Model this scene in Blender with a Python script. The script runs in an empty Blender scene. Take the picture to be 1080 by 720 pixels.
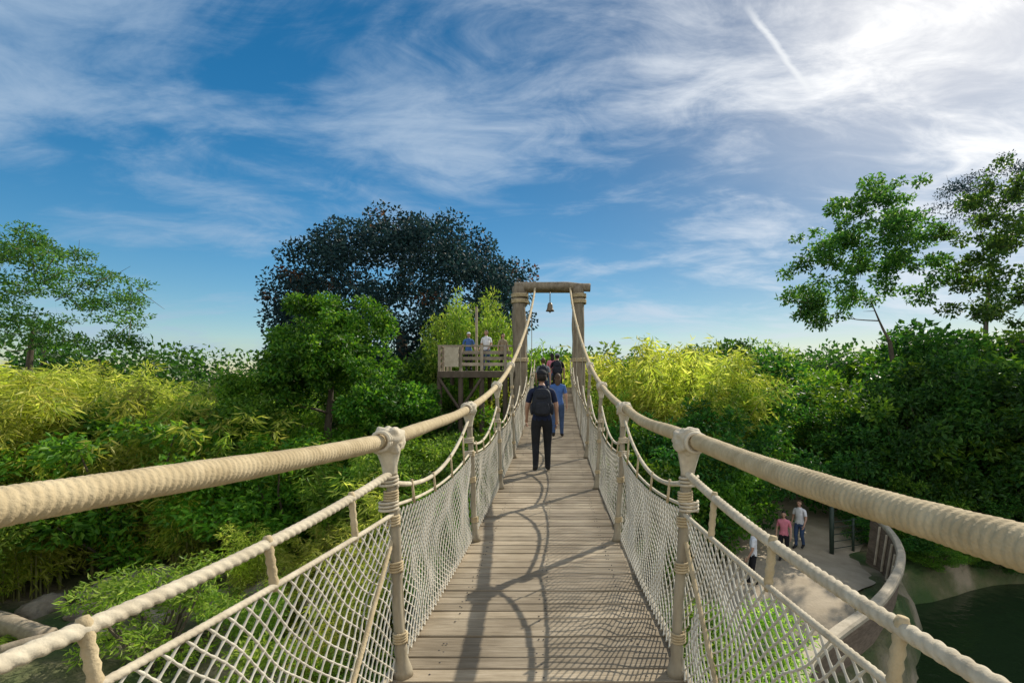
import bpy, math, random
import numpy as np
from mathutils import Vector, noise as mnoise
R = random.Random(7)
rng = np.random.default_rng(11)
scene = bpy.context.scene
COL = scene.collection

# ------------------------------------------------------------------ mesh helpers
class Acc:
    def __init__(s): s.v=[];s.f=[];s.m=[];s.n=0
    def add(s, v, f, mi=0):
        v=np.asarray(v,dtype=np.float32).reshape(-1,3); f=np.asarray(f,dtype=np.int32).reshape(-1,4)
        s.v.append(v); s.f.append(f+s.n); s.n+=len(v)
        if np.isscalar(mi): mi=np.full(len(f),mi,dtype=np.int32)
        s.m.append(np.asarray(mi,dtype=np.int32))
    def mesh(s,name,mats,smooth=True):
        v=np.concatenate(s.v);f=np.concatenate(s.f);m=np.concatenate(s.m)
        me=bpy.data.meshes.new(name)
        me.vertices.add(len(v)); me.vertices.foreach_set('co',v.ravel())
        me.loops.add(f.size); me.loops.foreach_set('vertex_index',f.ravel())
        me.polygons.add(len(f))
        me.polygons.foreach_set('loop_start',np.arange(0,f.size,4,dtype=np.int32))
        me.polygons.foreach_set('loop_total',np.full(len(f),4,dtype=np.int32))
        for mt in mats: me.materials.append(mt)
        me.polygons.foreach_set('material_index',m)
        me.update(calc_edges=True)
        me.polygons.foreach_set('use_smooth',np.full(len(f),smooth,dtype=bool))
        return me
    def obj(s,name,mats,smooth=True,parent=None,loc=(0,0,0)):
        return mkobj(name,s.mesh(name,mats,smooth),parent,loc)

def mkobj(name,me,parent=None,loc=(0,0,0),rotz=0,sc=(1,1,1)):
    o=bpy.data.objects.new(name,me); COL.objects.link(o)
    o.location=loc; o.rotation_euler=(0,0,rotz); o.scale=sc
    if parent: o.parent=parent
    return o

def tube(acc,pts,rad,sides=8,mi=0,rfun=None,cap=True):
    pts=np.asarray(pts,float); n=len(pts)
    rad=np.broadcast_to(np.asarray(rad,float),(n,)).copy()
    T=np.gradient(pts,axis=0); T/=np.linalg.norm(T,axis=1)[:,None]+1e-9
    a=np.array([0,0,1.]) if abs(T[0][2])<.9 else np.array([1.,0,0])
    N=np.zeros_like(T); cur=a-T[0]*a.dot(T[0]); cur/=np.linalg.norm(cur)
    for i in range(n):
        cur=cur-T[i]*cur.dot(T[i]); cur/=np.linalg.norm(cur)+1e-9; N[i]=cur
    B=np.cross(T,N)
    th=np.linspace(0,2*math.pi,sides,endpoint=False)
    s=np.concatenate([[0],np.cumsum(np.linalg.norm(np.diff(pts,axis=0),axis=1))])
    rr=rad[:,None]*np.ones((1,sides))
    if rfun is not None: rr=rr*rfun(s[:,None],th[None,:])
    V=pts[:,None,:]+rr[:,:,None]*(np.cos(th)[None,:,None]*N[:,None,:]+np.sin(th)[None,:,None]*B[:,None,:])
    if cap:
        V=np.concatenate([np.repeat(pts[:1,None,:],sides,1),V,np.repeat(pts[-1:,None,:],sides,1)],0)
        n+=2
    i=np.arange(n-1)[:,None]*sides; j=np.arange(sides)[None,:]; j2=(j+1)%sides
    F=np.stack([i+j,i+j2,i+sides+j2,i+sides+j],-1).reshape(-1,4)
    acc.add(V.reshape(-1,3),F,mi)

def ellip(acc,c,r,mi=0,seg=16,rings=10,fn=None,p=1.0):
    ph=np.linspace(-math.pi/2,math.pi/2,rings+1); th=np.linspace(0,2*math.pi,seg,endpoint=False)
    def sp(a): return np.sign(a)*np.abs(a)**p
    X=sp(np.cos(ph))[:,None]*sp(np.cos(th))[None]; Y=sp(np.cos(ph))[:,None]*sp(np.sin(th))[None]
    Z=sp(np.sin(ph))[:,None]*np.ones((1,seg))
    V=np.stack([X,Y,Z],-1).reshape(-1,3)
    if fn is not None: V=fn(V)
    V=V*np.asarray(r)+np.asarray(c)
    i=np.arange(rings)[:,None]*seg; j=np.arange(seg)[None]; j2=(j+1)%seg
    acc.add(V,np.stack([i+j,i+j2,i+seg+j2,i+seg+j],-1).reshape(-1,4),mi)

def box(acc,c,h,mi=0,rot=0,tilt=0,bev=.12):
    # slightly chamfered box: h = half sizes
    c=np.asarray(c,float);h=np.asarray(h,float);b=min(h)*bev
    ring=[]
    for z,k in ((-h[2],b),(-h[2]+b,0),(h[2]-b,0),(h[2],b)):
        x,y=h[0]-k,h[1]-k
        bb=b
        ring.append([(-x+bb,-y,z),(x-bb,-y,z),(x,-y+bb,z),(x,y-bb,z),(x-bb,y,z),(-x+bb,y,z),(-x,y-bb,z),(-x,-y+bb,z)])
    V=np.array(ring,float).reshape(-1,3)
    F=[]
    for i in range(3):
        for j in range(8): F.append((i*8+j,i*8+(j+1)%8,(i+1)*8+(j+1)%8,(i+1)*8+j))
    for o,fl in ((0,1),(24,0)):
        q=[(0,1,2,3),(0,3,4,7),(4,5,6,7)]
        for a in q:
            a=[o+k for k in a]; F.append(a[::-1] if fl else a)
    if tilt:
        ct,st=math.cos(tilt),math.sin(tilt); x=V[:,0]*ct+V[:,2]*st; z=-V[:,0]*st+V[:,2]*ct; V[:,0]=x;V[:,2]=z
    if rot:
        cr,sr=math.cos(rot),math.sin(rot); x=V[:,0]*cr-V[:,1]*sr; y=V[:,0]*sr+V[:,1]*cr; V[:,0]=x;V[:,1]=y
    acc.add(V+c,F,mi)

def leaves(acc,C,D,L,W,mi=0,fold=.25):
    n=len(C)
    if n==0: return
    D=D/(np.linalg.norm(D,axis=1)[:,None]+1e-9)
    r=rng.normal(size=(n,3)); S=np.cross(D,r); S/=np.linalg.norm(S,axis=1)[:,None]+1e-9
    U=np.cross(S,D)
    L=(L*rng.uniform(.6,1.25,n))[:,None]; W=(W*rng.uniform(.7,1.2,n))[:,None]
    a=C; m=C+D*L*.45+U*W*fold; b=C+D*L
    V=np.stack([a,m+S*W*.5,b,m-S*W*.5],1).reshape(-1,3)
    F=np.arange(n*4).reshape(n,4)
    acc.add(V,F,mi)

def rdirs(n):
    v=rng.normal(size=(n,3)); return v/np.linalg.norm(v,axis=1)[:,None]

# ------------------------------------------------------------------ materials
def newmat(name):
    m=bpy.data.materials.new(name); m.use_nodes=True
    nt=m.node_tree; b=nt.nodes['Principled BSDF']; return m,nt,b
def N(nt,t,**k):
    n=nt.nodes.new(t)
    for a,v in k.items(): setattr(n,a,v)
    return n
def ramp(nt,src,stops):
    r=N(nt,'ShaderNodeValToRGB'); e=r.color_ramp.elements
    while len(e)<len(stops): e.new(.5)
    for i,(p,c) in enumerate(stops):
        e[i].position=p; e[i].color=(*c,1) if len(c)==3 else c
    nt.links.new(src,r.inputs[0]); return r.outputs[0]
def noisy(name,c1,c2,scale=5,rough=.8,bump=.3,stretch=(1,1,1),detail=8,island=0.,bscale=None,bdist=.02,spec=.3):
    m,nt,b=newmat(name)
    tc=N(nt,'ShaderNodeTexCoord'); mp=N(nt,'ShaderNodeMapping'); mp.inputs['Scale'].default_value=stretch
    nt.links.new(tc.outputs['Object'],mp.inputs[0])
    no=N(nt,'ShaderNodeTexNoise'); no.inputs['Scale'].default_value=scale; no.inputs['Detail'].default_value=detail
    no.inputs['Roughness'].default_value=.65
    nt.links.new(mp.outputs[0],no.inputs['Vector'])
    col=ramp(nt,no.outputs[0],[(.3,c1),(.7,c2)])
    if island>0:
        ge=N(nt,'ShaderNodeNewGeometry'); hv=N(nt,'ShaderNodeHueSaturation')
        mr=N(nt,'ShaderNodeMapRange'); mr.inputs[3].default_value=1-island; mr.inputs[4].default_value=1+island
        nt.links.new(ge.outputs['Random Per Island'],mr.inputs[0]); nt.links.new(mr.outputs[0],hv.inputs['Value'])
        nt.links.new(col,hv.inputs['Color']); col=hv.outputs[0]
    nt.links.new(col,b.inputs['Base Color'])
    b.inputs['Roughness'].default_value=rough; b.inputs['Specular IOR Level'].default_value=spec
    if bump>0:
        n2=N(nt,'ShaderNodeTexNoise'); n2.inputs['Scale'].default_value=bscale or scale*4; n2.inputs['Detail'].default_value=4
        nt.links.new(mp.outputs[0],n2.inputs['Vector'])
        bp=N(nt,'ShaderNodeBump'); bp.inputs['Strength'].default_value=bump; bp.inputs['Distance'].default_value=bdist
        nt.links.new(n2.outputs[0],bp.inputs['Height']); nt.links.new(bp.outputs[0],b.inputs['Normal'])
    return m
LF=1.45
def leafmat(name,ca,cb,cc,trans=.4,rough=.5,spec=.3,objvar=.22,patch=.6,lf=None):
    """per-leaf random between ca..cb..cc, broad light/dark patches, translucent."""
    m,nt,b=newmat(name)
    ca,cb,cc=[tuple(v*(lf or LF) for v in q) for q in (ca,cb,cc)]
    ge=N(nt,'ShaderNodeNewGeometry'); oi=N(nt,'ShaderNodeObjectInfo')
    col=ramp(nt,ge.outputs['Random Per Island'],[(0,ca),(.55,cb),(1,cc)])
    no=N(nt,'ShaderNodeTexNoise'); no.inputs['Scale'].default_value=patch; no.inputs['Detail'].default_value=1
    nt.links.new(ge.outputs['Position'],no.inputs['Vector'])
    mr=N(nt,'ShaderNodeMapRange'); mr.inputs[1].default_value=.3; mr.inputs[2].default_value=.7; mr.inputs[3].default_value=.68; mr.inputs[4].default_value=1.32
    nt.links.new(no.outputs[0],mr.inputs[0])
    mo=N(nt,'ShaderNodeMapRange'); mo.inputs[3].default_value=1-objvar; mo.inputs[4].default_value=1+objvar
    nt.links.new(oi.outputs['Random'],mo.inputs[0])
    mu=N(nt,'ShaderNodeMath',operation='MULTIPLY'); nt.links.new(mr.outputs[0],mu.inputs[0]); nt.links.new(mo.outputs[0],mu.inputs[1])
    mh=N(nt,'ShaderNodeMapRange'); mh.inputs[3].default_value=.485; mh.inputs[4].default_value=.515
    nt.links.new(oi.outputs['Random'],mh.inputs[0])
    hv=N(nt,'ShaderNodeHueSaturation'); nt.links.new(mu.outputs[0],hv.inputs['Value']); nt.links.new(mh.outputs[0],hv.inputs['Hue'])
    nt.links.new(col,hv.inputs['Color'])
    nt.links.new(hv.outputs[0],b.inputs['Base Color']); b.inputs['Roughness'].default_value=rough
    b.inputs['Specular IOR Level'].default_value=spec
    tr=N(nt,'ShaderNodeBsdfTranslucent')
    h2=N(nt,'ShaderNodeHueSaturation'); h2.inputs['Hue'].default_value=.488; h2.inputs['Value'].default_value=2.0; h2.inputs['Saturation'].default_value=1.05
    nt.links.new(hv.outputs[0],h2.inputs['Color']); nt.links.new(h2.outputs[0],tr.inputs['Color'])
    mx=N(nt,'ShaderNodeMixShader'); mx.inputs[0].default_value=trans
    nt.links.new(b.outputs[0],mx.inputs[1]); nt.links.new(tr.outputs[0],mx.inputs[2])
    nt.links.new(mx.outputs[0],nt.nodes['Material Output'].inputs[0])
    return m

M_rope=noisy('rope_fibre',(.38,.29,.16),(.62,.50,.31),scale=9,rough=.9,bump=.6,bscale=120,bdist=.005)
M_rope2=noisy('rope_light',(.44,.37,.26),(.68,.60,.45),scale=12,rough=.9,bump=.5,bscale=90,bdist=.005)
M_net=noisy('net_cord',(.48,.44,.35),(.68,.63,.52),scale=6,rough=.9,bump=0)
M_post=noisy('post_painted',(.22,.18,.12),(.44,.38,.27),scale=9,rough=.65,bump=.4,bscale=40,stretch=(1,1,.3),bdist=.008)
M_nail=noisy('nail_head',(.05,.045,.04),(.12,.10,.08),scale=20,bump=0,rough=.5)
M_dark=noisy('dark_timber',(.06,.045,.03),(.13,.10,.07),scale=4,rough=.85,bump=.4,stretch=(1,1,.3))
M_gate=noisy('weathered_log',(.16,.125,.085),(.33,.27,.19),scale=4,rough=.9,bump=.8,stretch=(2,2,.4),bscale=9,bdist=.04)
M_board=noisy('rail_board',(.25,.2,.14),(.42,.35,.26),scale=5,rough=.85,bump=.4,island=.2)
M_bark=noisy('bark',(.07,.055,.04),(.17,.14,.10),scale=6,rough=.95,bump=.8,stretch=(1,1,.3),bscale=12,bdist=.03)
M_culm=noisy('bamboo_culm',(.16,.17,.05),(.30,.28,.10),scale=4,rough=.5,bump=0)
M_rock=noisy('rock',(.13,.11,.085),(.34,.29,.22),scale=2.5,rough=.95,bump=.9,bscale=6,bdist=.08)
M_path=noisy('path_dirt',(.36,.29,.20),(.52,.43,.31),scale=1.3,rough=.95,bump=.4,bscale=14,bdist=.03)
M_bronze=noisy('bronze',(.10,.07,.04),(.2,.15,.08),scale=9,rough=.4,bump=0,spec=.6)
M_fence=noisy('fence_metal',(.02,.035,.025),(.04,.06,.04),scale=9,rough=.5,bump=0)
M_wallb=noisy('quay_boards',(.13,.095,.065),(.27,.20,.14),scale=4,rough=.8,bump=.5,stretch=(1,1,5),island=.2)
M_wallcap=noisy('quay_cap',(.36,.30,.21),(.54,.46,.34),scale=6,rough=.75,bump=.3)
# planks: long grain + dirt and worn patches crossing several boards
M_plank,nt,b=newmat('deck_plank')
tc=N(nt,'ShaderNodeTexCoord'); mp=N(nt,'ShaderNodeMapping'); mp.inputs['Scale'].default_value=(.6,10,10); nt.links.new(tc.outputs['Object'],mp.inputs[0])
g1=N(nt,'ShaderNodeTexNoise'); g1.inputs['Scale'].default_value=6; g1.inputs['Detail'].default_value=8; g1.inputs['Roughness'].default_value=.7; nt.links.new(mp.outputs[0],g1.inputs['Vector'])
c1_=ramp(nt,g1.outputs[0],[(.28,(.22,.175,.115)),(.5,(.37,.30,.205)),(.72,(.50,.42,.31))])
ge=N(nt,'ShaderNodeNewGeometry'); hv=N(nt,'ShaderNodeHueSaturation'); mr=N(nt,'ShaderNodeMapRange'); mr.inputs[3].default_value=.74; mr.inputs[4].default_value=1.22
nt.links.new(ge.outputs['Random Per Island'],mr.inputs[0]); nt.links.new(mr.outputs[0],hv.inputs['Value']); nt.links.new(c1_,hv.inputs['Color'])
d1=N(nt,'ShaderNodeTexNoise'); d1.inputs['Scale'].default_value=2.2; d1.inputs['Detail'].default_value=6; nt.links.new(tc.outputs['Object'],d1.inputs['Vector'])
dr=ramp(nt,d1.outputs[0],[(.38,(.66,.64,.61)),(.6,(1,1,1))])
mm=N(nt,'ShaderNodeMix',data_type='RGBA'); mm.blend_type='MULTIPLY'; mm.inputs[0].default_value=.8
nt.links.new(hv.outputs[0],mm.inputs[6]); nt.links.new(dr,mm.inputs[7]); nt.links.new(mm.outputs[2],b.inputs['Base Color']); b.inputs['Roughness'].default_value=.8; b.inputs['Specular IOR Level'].default_value=.3
bp=N(nt,'ShaderNodeBump'); bp.inputs['Strength'].default_value=.6; bp.inputs['Distance'].default_value=.008; nt.links.new(g1.outputs[0],bp.inputs['Height']); nt.links.new(bp.outputs[0],b.inputs['Normal'])

M_lbam=leafmat('leaf_bamboo',(.13,.17,.02),(.23,.27,.035),(.38,.38,.09),trans=.45,lf=1.55)
M_lbam2=leafmat('leaf_bamboo_green',(.055,.12,.012),(.12,.205,.022),(.24,.30,.05),trans=.42)
M_lshrub=leafmat('leaf_shrub',(.03,.085,.008),(.065,.15,.012),(.13,.22,.022),trans=.38)
M_lround=leafmat('leaf_round_tree',(.02,.07,.006),(.045,.13,.010),(.14,.24,.025),trans=.35,patch=1.1,lf=1.2)
M_ldark=leafmat('leaf_dark',(.012,.045,.008),(.026,.085,.012),(.06,.13,.015),trans=.38)
M_lfig=leafmat('leaf_blue_green',(.008,.026,.030),(.016,.045,.048),(.04,.08,.068),trans=.15,rough=.6,spec=.2,lf=1.1)
M_lrust=leafmat('leaf_rust',(.06,.03,.015),(.10,.05,.02),(.14,.08,.03),trans=.3)
M_lacacia=leafmat('leaf_feathery',(.02,.065,.012),(.04,.105,.016),(.09,.16,.025),trans=.42)
M_lfern=leafmat('leaf_fern',(.08,.15,.014),(.15,.25,.025),(.28,.35,.07),trans=.42)
M_ldry=leafmat('leaf_dry',(.18,.14,.07),(.26,.21,.11),(.38,.32,.2),trans=.2)

# ------------------------------------------------------------------ ground
def sm(t): t=np.clip(t,0,1); return t*t*(3-2*t)
QY=[-40,9.2,10.2,10.8,12.3,14.9,16.2,17.4,18.5]; QX=[5.2,4.9,5.1,6.0,8.1,10.2,10.9,11.3,11.4]
def river(x,y): return sm((x-np.interp(y,QY,QX)-.12)/.8)*sm((17.6+.27*(x-11)+.3*np.sin(x*.9)-y)/1.4)
def terr(x,y):
    x=np.asarray(x,float); y=np.asarray(y,float)
    z=-4.6+3.2*sm((y-24)/25)*sm((6-x)/6)+2.2*sm((y-32)/25)*sm((x)/6)
    z+=1.5*sm((-x-14)/10)+1.2*sm((x-20)/8)*sm((y-17)/5)
    z+=-2.2*river(x,y)
    z+=.10*np.sin(x*.9+1.3*np.sin(y*.5))+.08*np.sin(y*1.1+x*.4)
    return z
gx=np.sinh(np.linspace(-3.7,3.7,301))*22; gy=np.sinh(np.linspace(-2.6,3.7,281))*22+10
GX,GY=np.meshgrid(gx,gy); GZ=terr(GX,GY)
GZ+= .04*rng.normal(size=GZ.shape)*(np.abs(GX)<40)
nx,ny=len(gx),len(gy)
i=np.arange(ny-1)[:,None]*nx; j=np.arange(nx-1)[None]
a=Acc(); a.add(np.stack([GX,GY,GZ],-1).reshape(-1,3),np.stack([i+j,i+j+1,i+nx+j+1,i+nx+j],-1).reshape(-1,4))
gm,nt,b=newmat('ground_soil')
ge=N(nt,'ShaderNodeNewGeometry')
n1=N(nt,'ShaderNodeTexNoise'); n1.inputs['Scale'].default_value=.6; n1.inputs['Detail'].default_value=8
nt.links.new(ge.outputs['Position'],n1.inputs['Vector'])
c=ramp(nt,n1.outputs[0],[(.36,(.05,.09,.02)),(.49,(.12,.12,.05)),(.62,(.32,.26,.17))])
nt.links.new(c,b.inputs['Base Color']); b.inputs['Roughness'].default_value=.95
n2=N(nt,'ShaderNodeTexNoise'); n2.inputs['Scale'].default_value=6; n2.inputs['Detail'].default_value=6
nt.links.new(ge.outputs['Position'],n2.inputs['Vector'])
bp=N(nt,'ShaderNodeBump'); bp.inputs['Distance'].default_value=.12; nt.links.new(n2.outputs[0],bp.inputs['Height']); nt.links.new(bp.outputs[0],b.inputs['Normal'])
a.obj('ground',[gm])
# water
wm,nt,b=newmat('river_water')
b.inputs['Base Color'].default_value=(.022,.04,.016,1); b.inputs['Roughness'].default_value=.06; b.inputs['IOR'].default_value=1.33
ge=N(nt,'ShaderNodeNewGeometry'); n2=N(nt,'ShaderNodeTexNoise'); n2.inputs['Scale'].default_value=2.2; n2.inputs['Detail'].default_value=4
nt.links.new(ge.outputs['Position'],n2.inputs['Vector'])
bp=N(nt,'ShaderNodeBump'); bp.inputs['Distance'].default_value=.06; bp.inputs['Strength'].default_value=.8
nt.links.new(n2.outputs[0],bp.inputs['Height']); nt.links.new(bp.outputs[0],b.inputs['Normal'])
a=Acc(); a.add([(4,-35,-5.75),(70,-35,-5.75),(70,40,-5.75),(4,40,-5.75)],[(0,1,2,3)]); a.obj('river_water',[wm],False)
# path
def ribbon(ctrl,n=60):
    ctrl=np.array(ctrl,float); t=np.linspace(0,len(ctrl)-1,n)
    P=np.stack([np.interp(t,range(len(ctrl)),ctrl[:,k]) for k in range(ctrl.shape[1])],1)
    for _ in range(12): P[1:-1]=(P[:-2]+2*P[1:-1]+P[2:])/4
    T=np.gradient(P[:,:2],axis=0);T/=np.linalg.norm(T,axis=1)[:,None]; S=np.stack([T[:,1],-T[:,0]],1)
    return P,S
P,S=ribbon([(4.6,11.6,1.6),(6.6,14.6,2.6),(8.2,17.6,3.4),(10.3,22,3.4),(14.2,28,3.4),(18,33,3)])
K=11; V=[]
for k in range(K):
    u=(k/(K-1)-.5)*P[:,2]*1.35; wob=1+.1*np.sin(np.arange(60)*.5+k)
    Q=P[:,:2]+S*(u*wob)[:,None]; V.append(np.stack([Q[:,0],Q[:,1],terr(Q[:,0],Q[:,1])+.09-.06*(k in (0,K-1))],1))
V=np.stack(V,1); i=np.arange(59)[:,None]*K;j=np.arange(K-1)[None]
a=Acc();a.add(V.reshape(-1,3),np.stack([i+j,i+j+1,i+K+j+1,i+K+j],-1).reshape(-1,4)); a.obj('path',[M_path])
PATH=P

# curved timber quay wall with a thick rounded cap
ctrl=np.array([(3.9,8.6,-3.75),(4.9,9.9,-3.7),(6.0,10.8,-3.65),(7.1,11.6,-3.6),(8.1,12.5,-3.55),(9.2,13.7,-3.5),(10.1,14.9,-3.45),(10.75,16.1,-3.4),(11.1,17.1,-3.3),(11.15,17.9,-3.1)])
t=np.linspace(0,len(ctrl)-1,90); C=np.stack([np.interp(t,range(len(ctrl)),ctrl[:,k]) for k in range(3)],1)
for _ in range(10): C[1:-1]=(C[:-2]+2*C[1:-1]+C[2:])/4
T=np.gradient(C[:,:2],axis=0);T/=np.linalg.norm(T,axis=1)[:,None]; Sn=np.stack([T[:,1],-T[:,0]],1)
a=Acc()
taper=np.linspace(1,.55,90)
sec=[(-.16,-.05),(-.16,.03),(-.11,.075),(.11,.075),(.16,.03),(.16,-.05)]
V=np.stack([np.concatenate([C[:,:2]+Sn*(sx*taper)[:,None],(C[:,2]+sz)[:,None]],1) for sx,sz in sec],1); k=len(sec)
i=np.arange(89)[:,None]*k;j=np.arange(k)[None]; a.add(V.reshape(-1,3),np.stack([i+j,i+(j+1)%k,i+k+(j+1)%k,i+k+j],-1).reshape(-1,4),0)
nb=8
for side in (0,1):
    sg=1 if side==0 else -1
    for q in range(nb):
        f0=q/nb; f1=(q+1)/nb-.012
        def rim(f,extra):
            off=(-.02 if side==0 else -.09)-.45*f**1.6+extra*sg
            z=C[:,2]-.05-f*(C[:,2]+.05+5.95)
            return np.concatenate([C[:,:2]+Sn*off,z[:,None]],1)
        V=np.stack([rim(f0,.0),rim(f1,.035)],1); i=np.arange(89)[:,None]*2; j=np.arange(1)[None]
        a.add(V.reshape(-1,3),np.stack([i+j,i+j+1,i+j+3,i+j+2],-1).reshape(-1,4),1)
for m in range(4,88,7):
    zz=np.linspace(C[m,2]-.05,-4.6,5); tube(a,np.stack([C[m,0]-Sn[m,0]*np.linspace(.14,.3,5),C[m,1]-Sn[m,1]*np.linspace(.14,.3,5),zz],1),.04,6,0)
a.obj('quay_wall',[M_wallcap,M_wallb],False)

# ------------------------------------------------------------------ rope bridge
CX=-.09
def zd(y): return -.13+.0061*(y-7)**2
def zr(y,s=-1):
    y=np.asarray(y,float)
    return 1.3+np.where(y>4,.0133,(.0090 if s<0 else .0045))*(y-4)**2
def half(y,side,top=1.0):
    y=np.asarray(y,float)
    h=.85-.1*sm((y-12)/10)
    sp=np.where(y<2.9,(2.9-y)*(.120 if side<0 else .050),0)
    return (h-.075*(1-top))+sp*top
def X(y,side,top=1.0): return CX+side*half(y,side,top)
bridge=bpy.data.objects.new('rope_bridge',None); COL.objects.link(bridge)
posts=[-2.5,.2,2.9,5.6,8.3,11.0,13.7,16.4,19.1,21.7]
a=Acc(); y=-3.0
while y<22.4:
    w=R.uniform(.125,.15); hw=.84+R.uniform(-.022,.022)
    box(a,(CX+R.uniform(-.01,.01),y+w/2,zd(y)-.02+R.uniform(-.004,.004)),(hw,w/2-.007,.02),0,rot=R.uniform(-.007,.007),tilt=R.uniform(-.003,.003),bev=.22)
    for sx in (-.62,-.6,.6,.62,0.02,-.02):
        if R.random()<.85: ellip(a,(CX+sx+R.uniform(-.01,.01),y+w/2+R.uniform(-.03,.03),zd(y)+.003),(.007,.007,.003),1,6,4)
    y+=w+.005
a.obj('deck_planks',[M_plank,M_nail],False,bridge)
a=Acc()
ys=np.linspace(-3,22.3,90)
for s in (-1,1):
    for xo in (.5,.8):
        tube(a,np.stack([np.full(90,CX+s*xo),ys,zd(ys)-.12],1),.05,8)
    tube(a,np.stack([np.full(90,CX+s*.83)+.006*np.sin(ys*4),ys,zd(ys)+.022],1),.022,8,1)
a.obj('deck_bearers',[M_dark,M_post],True,bridge)
a=Acc()
wrap=lambda s,th: 1+.09*np.abs(np.sin(math.pi*s/.023+th/2))-.04+ .03*np.sin(s*7)+.012*np.sin(s*41+th)
for s in (-1,1):
    y=np.arange(-1.2,5.6,.0046); wob=.008*np.sin(y*2.3+s)
    tube(a,np.stack([X(y,s)+wob,y,zr(y,s)+wob],1),.042,20,0,wrap)
    y=np.arange(5.59,22,.04)
    w2=lambda q,th: 1+.06*np.sin(2*math.pi*q/.12+th)
    tube(a,np.stack([X(y,s),y,zr(y)],1),.041,10,0,w2)
a.obj('main_rope',[M_rope],True,bridge)
def twist(p): return lambda s,th: .86+.2*np.abs(np.cos(1.5*(th-2*math.pi*s/p)))
def z2(y):
    y=np.asarray(y,float); out=np.zeros_like(y)
    for k in range(len(posts)-1):
        m=(y>=posts[k])&(y<=posts[k+1]); t=(y[m]-posts[k])/(posts[k+1]-posts[k])
        if k==0: v=1.1+0*t
        elif k==1: v=1.14*(1-t)+1.12*t-.17*4*t*(1-t)*.5
        else:
            v=zd(y[m])+1.10*(1-t)+1.34*t-.22*4*t*(1-t)
        out[m]=v
    return out
def z3(y):
    y=np.asarray(y,float); out=np.zeros_like(y)
    for k in range(len(posts)-1):
        m=(y>=posts[k])&(y<=posts[k+1]); t=(y[m]-posts[k])/(posts[k+1]-posts[k])
        if k<=1: v=.98*(1-t)+.89*t-.03*4*t*(1-t)
        else: v=zd(y[m])+.96-.08*4*t*(1-t)
        out[m]=v
    return out
a=Acc()
for s in (-1,1):
    y=np.arange(-2.4,2.9,.006); tube(a,np.stack([X(y,s)-s*.01,y,z2(y)],1),.021,15,0,twist(.11))
    y=np.arange(2.9,21.6,.03); tube(a,np.stack([X(y,s),y,z2(y)],1),.016,8,0)
    y=np.arange(-2.4,2.9,.006); tube(a,np.stack([X(y,s,.9)-s*.02,y,z3(y)],1),.012,12,0,twist(.07))
    y=np.arange(2.9,21.6,.04); tube(a,np.stack([X(y,s,.9),y,z3(y)],1),.011,8,0)
    for k in range(1,len(posts)-1):
        for t in (.16,.38,.62,.84):
            yy=posts[k]+t*(posts[k+1]-posts[k]); p0=np.array([X(yy,s)-s*.01,yy,float(z2(np.array([yy]))[0])+.03]); p1=np.array([X(yy,s,.9)-s*.02,yy,float(z3(np.array([yy]))[0])-.02])
            if k==1: tube(a,np.linspace(p0,p1,12),[.013,.018,.014,.018,.014,.018,.014,.018,.014,.018,.014,.011],10,1)
            else: tube(a,np.linspace(p0,p1,3),.009,6,1)
a.obj('hand_ropes',[M_rope2,M_rope],True,bridge)
# nets
a=Acc()
def nets(a,s,y0,y1,c,r,kn,sides):
    W=y1-y0
    yq=np.linspace(y0,y1,60); tq=z3(np.clip(yq,-2.4,21.6))
    def P(u,v):
        yy=y0+u; top=float(np.interp(yy,yq,tq)); bot=float(zd(yy))+.03
        bulge=.045*math.sin(math.pi*v)*(1+.5*math.sin(u*2.1+s))
        e=math.sin(math.pi*min(max(v,0),1))
        j=mnoise.noise_vector(Vector((yy*2.6,v*2.6,s*3)))*.06*e
        xt=float(X(yy,s,.9))-s*.02; xb=CX+s*.80
        vv=v-.05*e*math.sin(u/W*math.pi)
        return (xb*(1-v)+xt*v+s*bulge+j.x*.6, yy+j.y, bot+(top-bot)*vv+j.z)
    H=.92
    for fam in (0,1):
        for k in range(-int(H/c)-1,int(W/c)+int(H/c)+2):
            pts=[];rad=[]
            nn=int(H/(c/4))
            for q in range(nn+1):
                h=q*c/4; u=k*c+h if fam==0 else k*c-h
                if u<0 or u>W: continue
                pts.append(P(u,h/H)); rad.append(kn if (q%2==0) else r)
            if len(pts)>2: tube(a,pts,rad,sides,0,cap=False)
for s in (-1,1):
    for k in range(0,len(posts)-1):
        y0,y1=posts[k]+.03,posts[k+1]-.03
        if k<=1: nets(a,s,y0,y1,.080,.0038,.0062,5)
        elif k<=2: nets(a,s,y0,y1,.082,.0042,.0062,4)
        else: nets(a,s,y0,y1,.11,.0055,.0065,3)
a.obj('side_netting',[M_net],True,bridge)
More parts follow.
